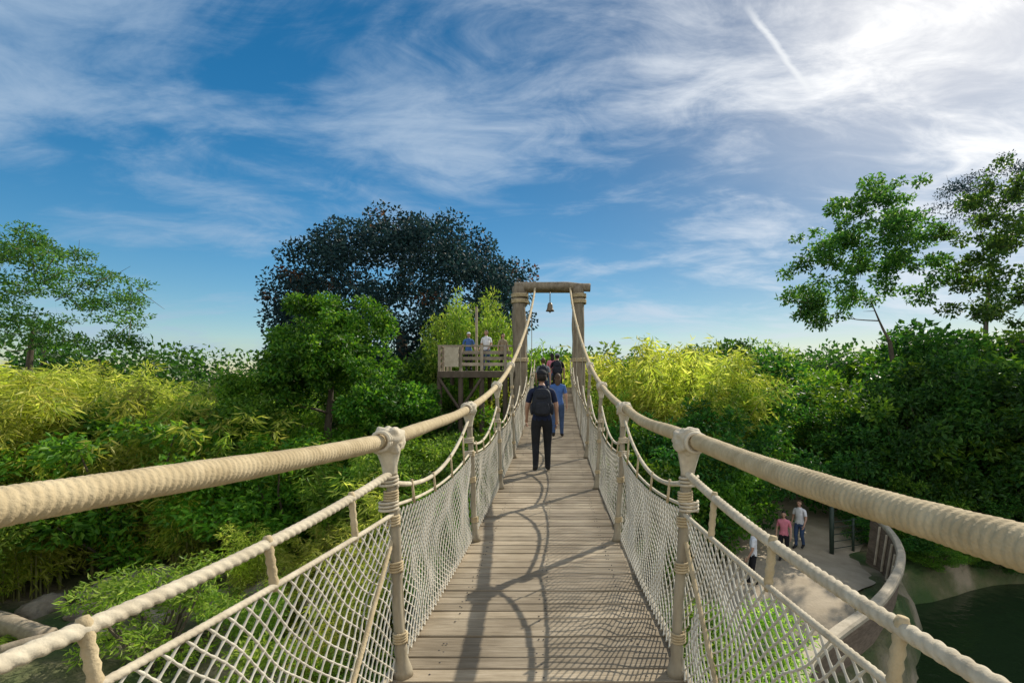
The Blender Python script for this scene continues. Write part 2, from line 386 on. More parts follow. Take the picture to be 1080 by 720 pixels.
# posts
a=Acc()
for k,py in enumerate(posts[:-1]):
    for s in (-1,1):
        ztop=float(zr(py,s)); zb=float(zd(py)); xb=CX+s*.775; xt=float(X(py,s))
        full = ztop-zb<2.2
        n=36; t=np.linspace(0,1,n); zz=zb+t*(ztop-zb-.02)
        r=np.full(n,.029 if full else .013)
        if full:
            r=r+.03*np.exp(-(t/.06)**2)+.010*np.exp(-((t-.11)/.015)**2)+.006*np.exp(-((t-.5)/.012)**2)
            r=r+.035*np.exp(-((t-1)/.07)**2)
        lean=np.stack([xb+(xt-xb)*t+.006*np.sin(t*9+k),np.full(n,py)+.01*np.sin(t*3),zz],1)
        tube(a,lean,r,14,0)
        if full and k<6:
            p0=np.array([xb+s*.01,py+.085,zb]);p1=np.array([xt-s*.01,py+.07,ztop-.12])
            tube(a,np.linspace(p0,p1,10),.015,8,0)
            for hh in (.22,.62,.88,1.02):
                c0=lean[0]+(lean[-1]-lean[0])*(hh/1.32)
                th=np.linspace(0,2*math.pi*4,60); coil=np.stack([c0[0]+.037*np.cos(th),c0[1]+.037*np.sin(th),c0[2]-.03+.06*th/th[-1]],1)
                tube(a,coil,.007,6,1)
            for hz in (float(z3(np.array([py]))[0]),float(z2(np.array([py]))[0])):
                th=np.linspace(0,2*math.pi*3,48); coil=np.stack([float(X(py,s))+ (.05)*np.cos(th),py+.05*np.sin(th),hz-.03+.06*th/th[-1]],1)
                tube(a,coil,.008,6,2)
            def kn(V,seed=k*7+s):
                out=V.copy()
                for q in range(len(V)):
                    nz=mnoise.noise(Vector(V[q]*2.3)+Vector((seed,0,0))); out[q]*=1+.28*nz
                return out
            ellip(a,(xt,py+.0,ztop-.005),(.082,.10,.074),2,32,22,kn,p=.75)
            tt=np.linspace(0,1,14); cone=np.stack([xt-s*.006*(1-tt),py+0*tt,ztop-.20+.18*tt],1)
            tube(a,cone,.036+.045*tt**1.5,20,2,lambda q,th:1+.06*np.sin(th*7+q*20))
            for m in range(4):
                th=np.linspace(0,2*math.pi,26); off=-.14+.022*m if m<2 else .10+.022*(m-2)
                ring=np.stack([xt+.05*np.cos(th),py+off+.01*np.sin(th+m),float(zr(py+off,s))+.05*np.sin(th)],1)
                tube(a,ring,.010,7,2)
            if k in (1,2):
                yy=py-.95
                P0=np.array([xt-s*.02,py,.74]);P1=np.array([CX+s*.8,yy,float(zd(yy))+.02])
                tube(a,np.linspace(P0,P1,160) if k==2 else np.linspace(P0,P1,4),.012,10,1,twist(.08) if k==2 else None)
        else:
            ellip(a,(xt,py,ztop),(.055,.09,.055),2,12,8)
a.obj('post',[M_post,M_rope,M_rope2],True,bridge)

# ------------------------------------------------------------------ gate
gate=bpy.data.objects.new('timber_gateway',None); COL.objects.link(gate)
a=Acc()
def logf(seed):
    def f(s,th):
        out=np.ones((s.shape[0],th.shape[1]))
        for q in range(s.shape[0]):
            for w in range(th.shape[1]):
                out[q,w]+=.22*mnoise.noise(Vector((math.cos(th[0,w])*1.4,math.sin(th[0,w])*1.4,float(s[q,0])*1.1+seed)))
        return out
    return f
GYp=22.0
for x0,r0,sd in ((-1.5,.31,1),(1.03,.27,9)):
    t=np.linspace(0,1,40); tube(a,np.stack([x0+.03*np.sin(t*5),np.full(40,GYp),-3.5+t*(5.62+3.5)],1),r0*(1.08-.12*t),18,0,logf(sd))
    for zz in (2.4,4.9,5.15):
        th=np.linspace(0,2*math.pi*3,60); tube(a,np.stack([x0+(r0+.04)*np.cos(th),GYp+(r0+.04)*np.sin(th),zz+.15*th/th[-1]],1),.03,6,1)
t=np.linspace(0,1,40); tube(a,np.stack([-1.72+t*3.25,np.full(40,GYp-.02),5.62+.03*np.sin(t*4)],1),.19,16,0,logf(33))
t=np.linspace(0,1,20); tube(a,np.stack([-1.3+t*2.3,np.full(20,GYp+.3),5.5+0*t],1),.09,10,0)
a.obj('gate_frame',[M_gate,M_rope],True,gate)
a=Acc()
tube(a,[(-.2,GYp,5.45),(-.2,GYp,4.95)],.02,6)
prof=[(.0,4.95),(.07,4.94),(.11,4.86),(.12,4.75),(.14,4.66),(.19,4.58),(.175,4.57),(.1,4.7)]
tube(a,[(-.2,GYp,z) for r,z in prof[:-1]],[max(r,.005) for r,z in prof[:-1]],18,0,cap=False); ellip(a,(-.2,GYp,4.55),(.04,.04,.05),0,10,6)
a.obj('bell',[M_bronze],True,gate)

# ------------------------------------------------------------------ viewing platform
plat=bpy.data.objects.new('timber_platform',None); COL.objects.link(plat)
a=Acc()
x=-4.95
while x<-1.75:
    box(a,(x+.09,23.2,1.98),(.085,1.5,.03),0); x+=.19
box(a,(-3.35,21.72,1.86),(1.62,.05,.13),1); box(a,(-3.35,24.6,1.86),(1.62,.05,.13),1)
for x in (-4.9,-4.0,-3.1,-2.1):
    for yy in (21.8,24.5): tube(a,[(x,yy,-4),(x,yy,1.8)],.11,10,1)
    box(a,(x,21.8,2.55),(.06,.06,.56),0)
box(a,(-3.4,21.86,3.08),(1.6,.06,.035),0);
for z in (2.3,2.55,2.8): box(a,(-3.4,21.9,z),(1.55,.02,.07),0)
box(a,(-4.35,21.6,2.6),(.30,.04,.42),2)
box(a,(-3.45,22.6,3.4),(.05,.05,1.45),0)
for yy in (22.6,23.4,24.2): box(a,(-4.92,yy,2.55),(.05,.05,.56),0)
box(a,(-4.92,23.2,3.08),(.05,1.4,.03),0)
tube(a,[(-4.9,21.7,-1),(-3.1,21.7,1.7)],.06,8,1); tube(a,[(-3.1,21.65,-1),(-4.9,21.65,1.7)],.06,8,1)
x=-1.6
while x<1.3:
    box(a,(x+.09,24.0,1.18),(.085,1.9,.03),0); x+=.19
for x in (-1.4,1.1):
    for yy in (22.6,25.7): tube(a,[(x,yy,-4),(x,yy,1.1)],.12,10,1)
a.obj('platform_timber',[M_board,M_dark,M_wallcap],False,plat)

# ------------------------------------------------------------------ plants
def lobe_leaves(acc,c,r,n,L,W,mi=0,flat=.75,droop=.2,shell=.45):
    d=rdirs(n); rad=rng.uniform(0,1,n)**shell
    C=np.asarray(c)+d*rad[:,None]*np.array([r,r,r*flat])
    D=d*.7+rdirs(n)*.9; D[:,2]-=droop
    leaves(acc,C,D,L,W,mi)
def grow(acc,base,lobes,trunk_top,r0,mi=1,extra=0,sides=8):
    base=np.array(base,float);tt=np.array(trunk_top,float)
    t=np.linspace(0,1,12); bend=rng.normal(size=3)*.25; bend[2]=0
    tr=base+(tt-base)*t[:,None]+np.sin(t*math.pi)[:,None]*bend
    rr=r0*(1.25-.75*t); rr[0]*=1.3
    tube(acc,tr,rr,10,mi)
    nodes=[(tr[k],rr[k]) for k in range(4,12)]
    order=sorted(lobes,key=lambda L:np.linalg.norm(np.array(L[0])-tt))
    for c,r in order:
        c=np.array(c,float)
        best=min(nodes,key=lambda nd: np.linalg.norm(c-nd[0])*1.0+max(0,(nd[0][2]-c[2]+ .2))*1.3)
        p,pr=best; ln=np.linalg.norm(c-p)
        if ln<.15: continue
        k=6; t=np.linspace(0,1,k)
        off=rng.normal(size=3)*.10*ln
        q=p+(c-p)*t[:,None]+np.sin(t*math.pi)[:,None]*(off+np.array([0,0,-.06*ln]))
        rs=min(pr*.8,.025+.03*ln); rad=rs*(1-.72*t)
        tube(acc,q,rad,sides if rs>.05 else 5,mi)
        for m in range(2,k): nodes.append((q[m],rad[m]))
        for _ in range(extra):
            e=c+rng.normal(size=3)*r*.55; tube(acc,np.linspace(q[-2],e,3),[.018,.012,.005],4,mi)
def crown_lobes(c,R3,n,rl,rmin=.35,zcut=-.6,sep=.45):
    out=[];tries=0
    while len(out)<n and tries<9000:
        tries+=1
        d=rdirs(1)[0]; u=rng.uniform(rmin,1)**.5
        if d[2]*u<zcut: continue
        p=np.array(c)+d*u*np.array(R3)
        r=rl*rng.uniform(.6,1.25)
        if all(np.linalg.norm(p-q[0])>sep*(r+q[1]) for q in out): out.append((p,r))
    return out
def tree(name,base,c,R3,n,rl,nl,L,W,ml,r0,ttop=None,extra=0,flat=.75,rmin=.35,zcut=-.6,droop=.2,lobes=None,rust=0,shell=.45,sep=.45):
    a=Acc(); base=np.array(base,float)
    lobes=lobes or crown_lobes(c,R3,n,rl,rmin,zcut,sep)
    tt=ttop if ttop is not None else (c[0],c[1],c[2]-R3[2]*.2)
    for p,r in lobes:
        lobe_leaves(a,p,r,int(nl*(r/rl)**2),L,W,0,flat,droop,shell)
        if rust and rng.random()<rust: lobe_leaves(a,np.array(p)+rdirs(1)[0]*r*.4,r*.6,int(nl*.12),L,W,2,flat)
    grow(a,base,lobes,tt,r0,1,extra)
    return a.obj(name,[ml,M_bark,M_lrust],False)
tz=lambda x,y: float(terr(x,y))

tree('fig_tree',(-11.5,38,-2),(-11.4,38,6.6),(9.3,6.4,7.1),230,1.5,290,.30,.19,M_lfig,.7,rust=.2,rmin=.55,zcut=-.75)
def lumpy(c,R3,seedn=9,rl=.5,n=90,zcut=-.95):
    """crown made of several big billows, each covered with leaf clumps"""
    out=[]
    big=crown_lobes(c,tuple(v*.62 for v in R3),seedn,1.3,.5,zcut,.35)
    for p,r in big:
        rr=min(R3)*.48*rng.uniform(.75,1.15)
        for _ in range(int(n/seedn)):
            d=rdirs(1)[0]
            if d[2]<-.5: continue
            out.append((np.array(p)+d*rr*np.array([1,1,.9]),rl*rng.uniform(.7,1.2)))
    return out
tree('round_tree',(-9.6,22.5,-4.4),(-9.7,22,2.6),None,0,.5,170,.20,.11,M_lround,.22,ttop=(-9.6,22,1.2),lobes=lumpy((-9.7,22,2.5),(3.0,2.5,3.1),11,.5,230))
tree('laurel_tree',(-6.2,20.5,-4.4),None,None,0,.46,150,.19,.10,M_lround,.16,ttop=(-6.3,20.3,-.4),lobes=lumpy((-6.3,20.3,.3),(2.0,1.6,2.9),8,.46,150))
tree('laurel_tree',(-11.8,20,-4.4),None,None,0,.46,150,.18,.10,M_lshrub,.16,ttop=(-12,19.7,-.8),lobes=lumpy((-12,19.6,-.2),(1.9,1.5,2.7),8,.46,130))
lob=[]
for p in [(-27,25,7.6),(-26,24.3,8.3),(-25,24,8.2),(-24,24,7.4),(-23,24,6.9),(-22,24.2,6.6),(-21,24,6.0),(-20.2,24,5.4),(-24.6,23.5,6.4),(-23.4,24,5.7),(-22.3,24.4,5.1),(-21.2,23.8,4.6),(-25.5,24.5,5.6),(-26.5,24,6.4),(-22.8,23.4,4.2),(-24.5,24,4.8),(-20.9,24.6,3.9),(-23.9,25,8.0),(-25.8,24,7.1),(-25.8,24,4.3),(-24,23.6,3.6),(-22.3,24,3.2)]:
    for _ in range(4): lob.append((np.array(p)+rng.normal(size=3)*np.array([.6,.7,.25]),.75))
tree('acacia_tree',(-25.5,24.5,-3.5),None,None,0,.75,140,.17,.08,M_lacacia,.2,ttop=(-24.8,24.3,3.8),lobes=lob,flat=.32,extra=2,droop=0)
def open_lobes(spec,j,rl,per):
    out=[]
    for p in spec:
        for _ in range(per): out.append((np.array(p)+rng.normal(size=3)*np.array(j),rl*rng.uniform(.6,1.3)))
    return out
sA=[(12.6,26,6.2),(13.2,26,7.6),(12.9,26,5.0),(14,26.4,8.9),(14.8,25.6,10.0),(15.8,26,10.7),(16.9,26,10.9),(17.9,26.4,10.3),(18.6,26,9.2),(14.6,26,7.2),(16,25.6,9.0),(17.2,26,8.3),(18.6,25.6,7.4),(13.8,26.3,5.6),(15.3,26,5.9),(18.9,26,6.0),(16.6,25.5,7.2),(14.9,26,8.4),(17.4,26,9.4)]
tree('tall_tree',(17.6,26,-4.4),None,None,0,.52,100,.21,.12,M_lacacia,.2,ttop=(17.0,26,3.6),lobes=open_lobes(sA,(.65,.8,.45),.55,7),extra=1,flat=.6,shell=.6)
sB=[(19.6,24,8.6),(20.2,24,9.8),(21,24,10.8),(22.2,24,10.4),(23.2,24,9.2),(19.8,24,7.2),(20.8,24,8.4),(22,24,8.1),(23.4,24,7.2),(19.8,24,5.9),(20.9,24.4,6.6),(22.4,24,5.8),(23.8,24,5.4),(24.6,24,8.3),(20.2,24,4.6),(22.6,24,4.3),(21.6,24,9.4)]
tree('tall_tree',(21.8,24,-4.4),None,None,0,.52,100,.21,.12,M_lacacia,.2,ttop=(21.4,24,3.2),lobes=open_lobes(sB,(.6,.8,.5),.55,7),extra=1,flat=.6,shell=.6)
sC=[(28.6,36,14.8),(30.0,36,16.0),(31.4,36,15.6),(29.2,36,13.4),(31.0,36,13.6),(32.6,36,14.6),(28.2,36,12.4)]
tree('feathery_tree',(31,36,-3),None,None,0,.7,90,.2,.08,M_lfig,.2,ttop=(30.6,36,9),lobes=open_lobes(sC,(.8,.8,.6),.7,7),extra=1,flat=.6,shell=.6)

def bamboo_mesh(name,ml,nc=30,H=5.,spread=.75,nleaf=270,L=.24,W=.04):
    a=Acc()
    for c in range(nc):
        an=R.uniform(0,2*math.pi); rb=spread*.5*math.sqrt(R.random()); h=H*R.uniform(.5,1.0)
        o=np.array([math.cos(an),math.sin(an),0.]); b0=o*rb; lean=R.uniform(.15,.5)*h*.6
        t=np.linspace(0,1,10)
        P=b0+o*(lean*t**2.2)[:,None]+np.array([0,0,1])*(h*(t-.16*t**3.5))[:,None]*1.0
        tube(a,P,.018*(1.1-t),4,1)
        n=int(nleaf*h/H); tt=rng.uniform(.12,1,n)**.8
        C=np.stack([np.interp(tt,t,P[:,k]) for k in range(3)],1)
        grp=rng.integers(0,18,n); gd=rdirs(18); gd[:,2]*=.35
        off=gd[grp]*(rng.uniform(.1,1,n)*.52*(1.15-tt*.75))[:,None]; off[:,2]-=.18*np.linalg.norm(off,axis=1)
        C=C+off+rng.normal(size=(n,3))*.05
        D=gd[grp]*.8+rdirs(n)*.6; D[:,2]-=.45
        leaves(a,C,D,L,W,0)
    return a.mesh(name,[ml,M_culm],False)
def shrub_mesh(name,ml,n=34,rl=.34,nl=200,L=.13,W=.06,H=2.2,mb=None,fl=.75,wd=.52):
    a=Acc(); lobes=crown_lobes((0,0,H*.55),(H*wd,H*wd,H*.48),n,rl,.3,-.95)
    for p,r in lobes: lobe_leaves(a,p,r,int(nl*(r/rl)**2),L,W,0,fl)
    for p,r in lobes[:14]: tube(a,np.linspace((0,0,-.2),p,5)+rng.normal(size=(5,3))*.03,[.04,.03,.025,.018,.01],5,1)
    return a.mesh(name,[ml,mb or M_bark],False)
def fern_mesh(name,ml,nf=26,L=1.5):
    a=Acc()
    for k in range(nf):
        an=R.uniform(0,2*math.pi); el=R.uniform(.4,1.3); ln=L*R.uniform(.6,1.1)
        o=np.array([math.cos(an),math.sin(an),0.]); t=np.linspace(0,1,14)
        P=o*(ln*math.cos(el)*t*1.1)[:,None]+np.array([0,0,1])*(ln*(math.sin(el)*t-.65*t**2.4))[:,None]
        tube(a,P,.012*(1.05-t),4,0)
        n=70; tt=np.repeat(np.linspace(.15,1,n//2),2); sg=np.tile([1,-1],n//2)
        C=np.stack([np.interp(tt,t,P[:,q]) for q in range(3)],1)
        S=np.array([-o[1],o[0],0.]); D=S*sg[:,None]+o*.55+rng.normal(size=(n,3))*.12; D[:,2]-=.25
        leaves(a,C,D,.30,.036,0)
    return a.mesh(name,[ml],False)
A_bam=[(bamboo_mesh('bamboo_a',M_lbam),4.9),(bamboo_mesh('bamboo_b',M_lbam,nc=24,H=4.4,spread=1.1),4.3)]
A_bamg=[(bamboo_mesh('bamboo_g',M_lbam2,nc=30,H=5,spread=1.0,L=.22,W=.045),4.9)]
A_shr=[(shrub_mesh('shrub_a',M_lshrub),2.3),(shrub_mesh('shrub_b',M_lbam2,n=26,rl=.38,L=.16,W=.05),2.3)]
A_drk=[(shrub_mesh('dark_a',M_ldark,n=60,rl=.42,nl=200,L=.14,W=.07,H=3.6),3.7),(shrub_mesh('dark_b',M_lshrub,n=56,rl=.42,nl=190,L=.14,W=.07,H=3.6),3.7)]
A_brt=[(shrub_mesh('bright_a',M_lfern,n=28,rl=.36,nl=170,L=.14,W=.035),2.3)]
A_tall=[(shrub_mesh('tall_a',M_lbam2,n=95,rl=.40,nl=150,L=.15,W=.045,H=4.8,wd=.36),5.0),(shrub_mesh('tall_b',M_lbam,n=80,rl=.36,nl=150,L=.17,W=.035,H=4.4,wd=.36),4.6)]
A_frn=[(fern_mesh('fern_a',M_lfern),1.3),(fern_mesh('fern_b',M_lbam2),1.3)]
A_dry=[(fern_mesh('dry_a',M_ldry,nf=18,L=1.0),.9)]
thick={}
def grp(name):
    if name not in thick:
        e=bpy.data.objects.new(name,None); COL.objects.link(e); thick[name]=e
    return thick[name]
def put(g,assets,x,y,ztop,wide=1.0):
    me,h=R.choice(assets); z=tz(x,y)-.1; s=max(.25,(ztop-z)/h); sx=s*wide*R.uniform(.88,1.15)
    return mkobj('plant',me,grp(g),(x,y,z),R.uniform(0,6.28),(sx,sx,s))
def near_path(x,y,d): return np.min(np.hypot(PATH[:,0]-x,PATH[:,1]-y))<d
def ztl(y): return float(np.interp(y,[5,7,10,13,17,21,26],[-3.7,-3.1,-2.3,-1.1,.9,2.3,2.9]))
y=6.2
while y<27:
    x=-2.2-max(0,(8-y))*.3
    while x>-1.35*y-3:
        xx=x+R.uniform(-.4,.4); yy=y+R.uniform(-.5,.5); q=xx/yy
        clear = (math.hypot((xx+11.4)/3.3,(yy-13.0)/2.6)<1) or (-1.15<q<-.66 and yy<11)
        if clear:
            if R.random()<.5 : put('fern_bed',A_frn+A_dry+A_frn,xx,yy,tz(xx,yy)+R.uniform(.35,.9),1.3)
        else:
            zt=ztl(yy)+R.uniform(-.8,.5)
            if xx>-4.5 and yy>16: zt-=1.0
            if -.62<q and 14<yy<25 and xx<-3: zt=min(zt,.2)
            if -.66<q<-.42 and 10<yy<17: zt=min(zt,-2.5+R.uniform(-.5,.5))
            u=R.random(); w=1.25
            if yy<9.5: A,g=(A_frn,'fern_bed') if u<.25 else (A_brt,'bright_shrub_bed') if u<.6 else (A_bam,'bamboo_thicket')
            elif yy<15: A,g=(A_bam,'bamboo_thicket') if u<.6 else (A_brt,'bright_shrub_bed') if (u<.8 and zt<-1.6) else (A_bamg,'bamboo_thicket')
            else: A,g=(A_bam,'bamboo_thicket') if u<.36 else (A_bamg,'bamboo_thicket') if u<.54 else (A_tall,'shrub_thicket') if u<.84 else (A_drk,'dark_shrub_thicket')
            put(g,A,xx,yy,zt,w)
        x-=1.55+.05*y
    y+=1.35+.04*y
for (x,y,zt) in [(-16.6,15.5,3.0),(-15.0,16.6,2.6),(-17.8,16.2,3.6),(-16.2,17.6,3.2),(-18.6,17.5,3.4),(-17.4,14.6,1.8),(-13.6,17.4,1.6),(-15.4,15.2,.6),(-12.2,17.0,.6)]:
    put('bamboo_thicket',A_bam,x,y,zt,1.15)
for (x,y,zt) in [(-4.6,28,7.0),(-3.6,28.5,7.3),(-5.3,28.4,6.0),(-4.1,27.5,6.2),(-2.6,28,5.4)]:
    put('bamboo_thicket',A_tall[:1]+A_bamg,x,y,zt,.6)
for (x,y,zt) in [(-1.8,30,3.4),(0,31,3.6),(1.6,30,4.0),(-6.5,27,2.6),(-8,28,3.2)]:
    put('dark_shrub_thicket',A_drk,x,y,zt,1.1)
# ---- right side
for (x,y,zt) in [(2.7,24,4.0),(3.3,25.5,4.6),(2.2,26.5,4.2),(4.1,24.5,3.9),(1.9,22.9,2.8),(5.0,24,4.8),(5.8,23.2,5.2),(6.6,23.6,5.0),(7.6,24,4.6),(8.4,24.8,4.2),(4.3,22,2.6),(5.2,21.2,2.4),(6.3,21.4,2.8),(3.2,21,1.4),(2.4,20.4,-.2),(5.4,22.4,4.2),(3.6,22.8,3.4)]:
    put('bamboo_thicket',A_bam if R.random()<.75 else A_bamg,x,y,zt,.9)
for (x,y,zt) in [(2.2,17,-1.0),(3.2,18,-.2),(4.3,18.8,.3),(5.2,18.6,-.6),(2.6,19,.2),(3.4,16,-1.8),(2.0,14.6,-2.3),(6.0,20.2,.4),(6.8,21.4,.8)]:
    put('dark_shrub_thicket',A_drk+A_bamg,x,y,zt,1.05)
y=25
while y<34:
    x=8.5+(y-24)*.2
    while x<30:
        xx=x+R.uniform(-.5,.5);yy=y+R.uniform(-.6,.6)
        if not near_path(xx,yy,2.6): put('dark_shrub_thicket',A_drk if R.random()<.8 else A_tall[:1],xx,yy,R.uniform(1.7,4.5)+.04*(yy-24),1.1)
        x+=2.3
    y+=2.8
for (x,y,zt) in [(13.6,22.4,.8),(15.2,22,1.5),(17,21.8,2.2),(18.8,21.8,2.4),(20.6,22,2.6),(22.3,22.4,2.8),(15.6,23.8,2.6),(17.6,23.6,3.0),(19.6,23.6,3.2),(21.6,23.8,3.4),(23.6,23.4,3.4),(14.6,20.6,-1.4),(16.4,20.8,-1.0),(18.4,21,-.7),(20.4,21.4,-.4)]:
    put('dark_shrub_thicket',A_drk,x,y,zt,1.05)
x=12.6
while x<25:
    put('dark_shrub_thicket',A_drk,x,18.55+.27*(x-11)+R.uniform(-.2,.3),R.uniform(-3.6,-2.4),1.7)
    put('dark_shrub_thicket',A_drk,x+.5,17.5+.27*(x-11)+R.uniform(-.2,.2),R.uniform(-4.4,-3.8),1.9)
    x+=1.2
# riverside ferns below the right-hand net
y=4.5
while y<13:
    x=1.9
    while x<np.interp(y,QY,QX)-.7:
        xx=x+R.uniform(-.35,.35);yy=y+R.uniform(-.35,.35)
        if not near_path(xx,yy,1.3):
            u=R.random(); put('fern_bed' if u<.5 else 'bright_shrub_bed',A_frn if u<.5 else A_brt,xx,yy,tz(xx,yy)+R.uniform(.7,1.8),1.3)
        x+=1.1
    y+=1.1
# distant woodland belt
a=Acc()
for k in range(300):
    an=math.radians(R.uniform(-62,62)); d=R.uniform(46,60); x=math.sin(an)*d;y=math.cos(an)*d
    top=1.65+R.uniform(8,34)/540*d; z0=tz(x,y)
    lobe_leaves(a,(x,y,top-1.6),2.3,150,.45,.28,0,.8)
    lobe_leaves(a,(x,y,top-4.0),2.5,60,.5,.32,0,.9)
    if k%4==0: tube(a,[(x,y,z0-.3),(x,y,top-1)],.15,5,1)
a.obj('distant_trees',[M_ldark,M_bark],False)

# ------------------------------------------------------------------ rocks and logs in the clearing
def rock(x,y,r,name='rock'):
    a=Acc(); sd=R.uniform(0,50)
    def f(V):
        out=V.copy()
        for q in range(len(V)): out[q]*=1+.45*mnoise.noise(Vector(V[q]*1.3)+Vector((sd,0,0)))+.12*mnoise.noise(Vector(V[q]*4)+Vector((sd,3,0)))
        return out
    ellip(a,(0,0,0),(r,r*.8,r*.6),0,22,14,f,p=.8); o=a.obj(name,[M_rock],True,None,(x,y,tz(x,y)+r*.2)); o.rotation_euler[2]=R.uniform(0,6)
for x,y,r in [(-12.9,14.6,.6),(-12,15.2,.8),(-10.9,15.3,.7),(-13.6,13.6,.5),(-9.7,14.6,.45),(-8.6,14.9,.5),(-11.6,12.6,.35),(-10.2,13.2,.3),(-12.4,13.4,.3)]: rock(x,y,r)
for (x0,y0,x1,y1,r) in [(-15.2,12.7,-11.8,12.0,.26),(-12.6,13.9,-9.8,13.3,.17),(-12.2,11.2,-10.5,12.3,.14)]:
    a=Acc(); t=np.linspace(0,1,24)
    P=np.stack([x0+(x1-x0)*t,y0+(y1-y0)*t+.1*np.sin(t*4),tz((x0+x1)/2,(y0+y1)/2)+r*.8+.05*np.sin(t*5)],1)
    tube(a,P,r*(1.1-.25*t),14,0,logf(x0)); a.obj('fallen_log',[M_board],True)
# bankside fence
a=Acc(); fp=[(9.9,18.3),(10.9,18.7),(11.9,19.1),(12.9,19.4),(13.9,19.7)]
for k,(x,y) in enumerate(fp): tube(a,[(x,y,tz(x,y)-.3),(x,y,tz(x,y)+(1.25 if k else 2.0))],.05 if k else .08,8)
for h in (.25,.5,.75,1.0,1.2): tube(a,[(x,y,tz(x,y)+h) for x,y in fp],.016,6)
a.obj('river_fence',[M_fence])

# ------------------------------------------------------------------ people
def cloth(name,c,rough=.85): 
    c2=tuple(min(1,v*1.35+.004) for v in c); return noisy(name,c,c2,scale=9,rough=rough,bump=.5,bscale=14,bdist=.03)
M_skin=noisy('skin',(.42,.24,.16),(.50,.30,.21),scale=6,rough=.55,bump=0)
M_hair=noisy('hair',(.012,.009,.007),(.03,.022,.016),scale=40,rough=.6,bump=.4,stretch=(1,1,.2))
M_hairb=noisy('hair_brown',(.06,.035,.02),(.11,.065,.035),scale=40,rough=.6,bump=.4,stretch=(1,1,.2))
M_eye=noisy('eye',(.02,.015,.01),(.03,.02,.015),bump=0,rough=.2)
M_lip=noisy('lips',(.35,.13,.10),(.4,.16,.12),bump=0)
M_black=cloth('cloth_black',(.010,.010,.012)); M_navy=cloth('cloth_navy',(.012,.018,.045)); M_blue=cloth('cloth_blue',(.05,.11,.28))
M_white=cloth('cloth_white',(.6,.6,.6)); M_grey=cloth('cloth_grey',(.16,.17,.19)); M_denim=cloth('cloth_denim',(.04,.07,.14)); M_pink=cloth('cloth_pink',(.5,.16,.2)); M_khaki=cloth('cloth_khaki',(.28,.22,.14))
M_shoe=cloth('shoe',(.02,.02,.02)); M_bag=cloth('bag_fabric',(.012,.014,.02),.7)
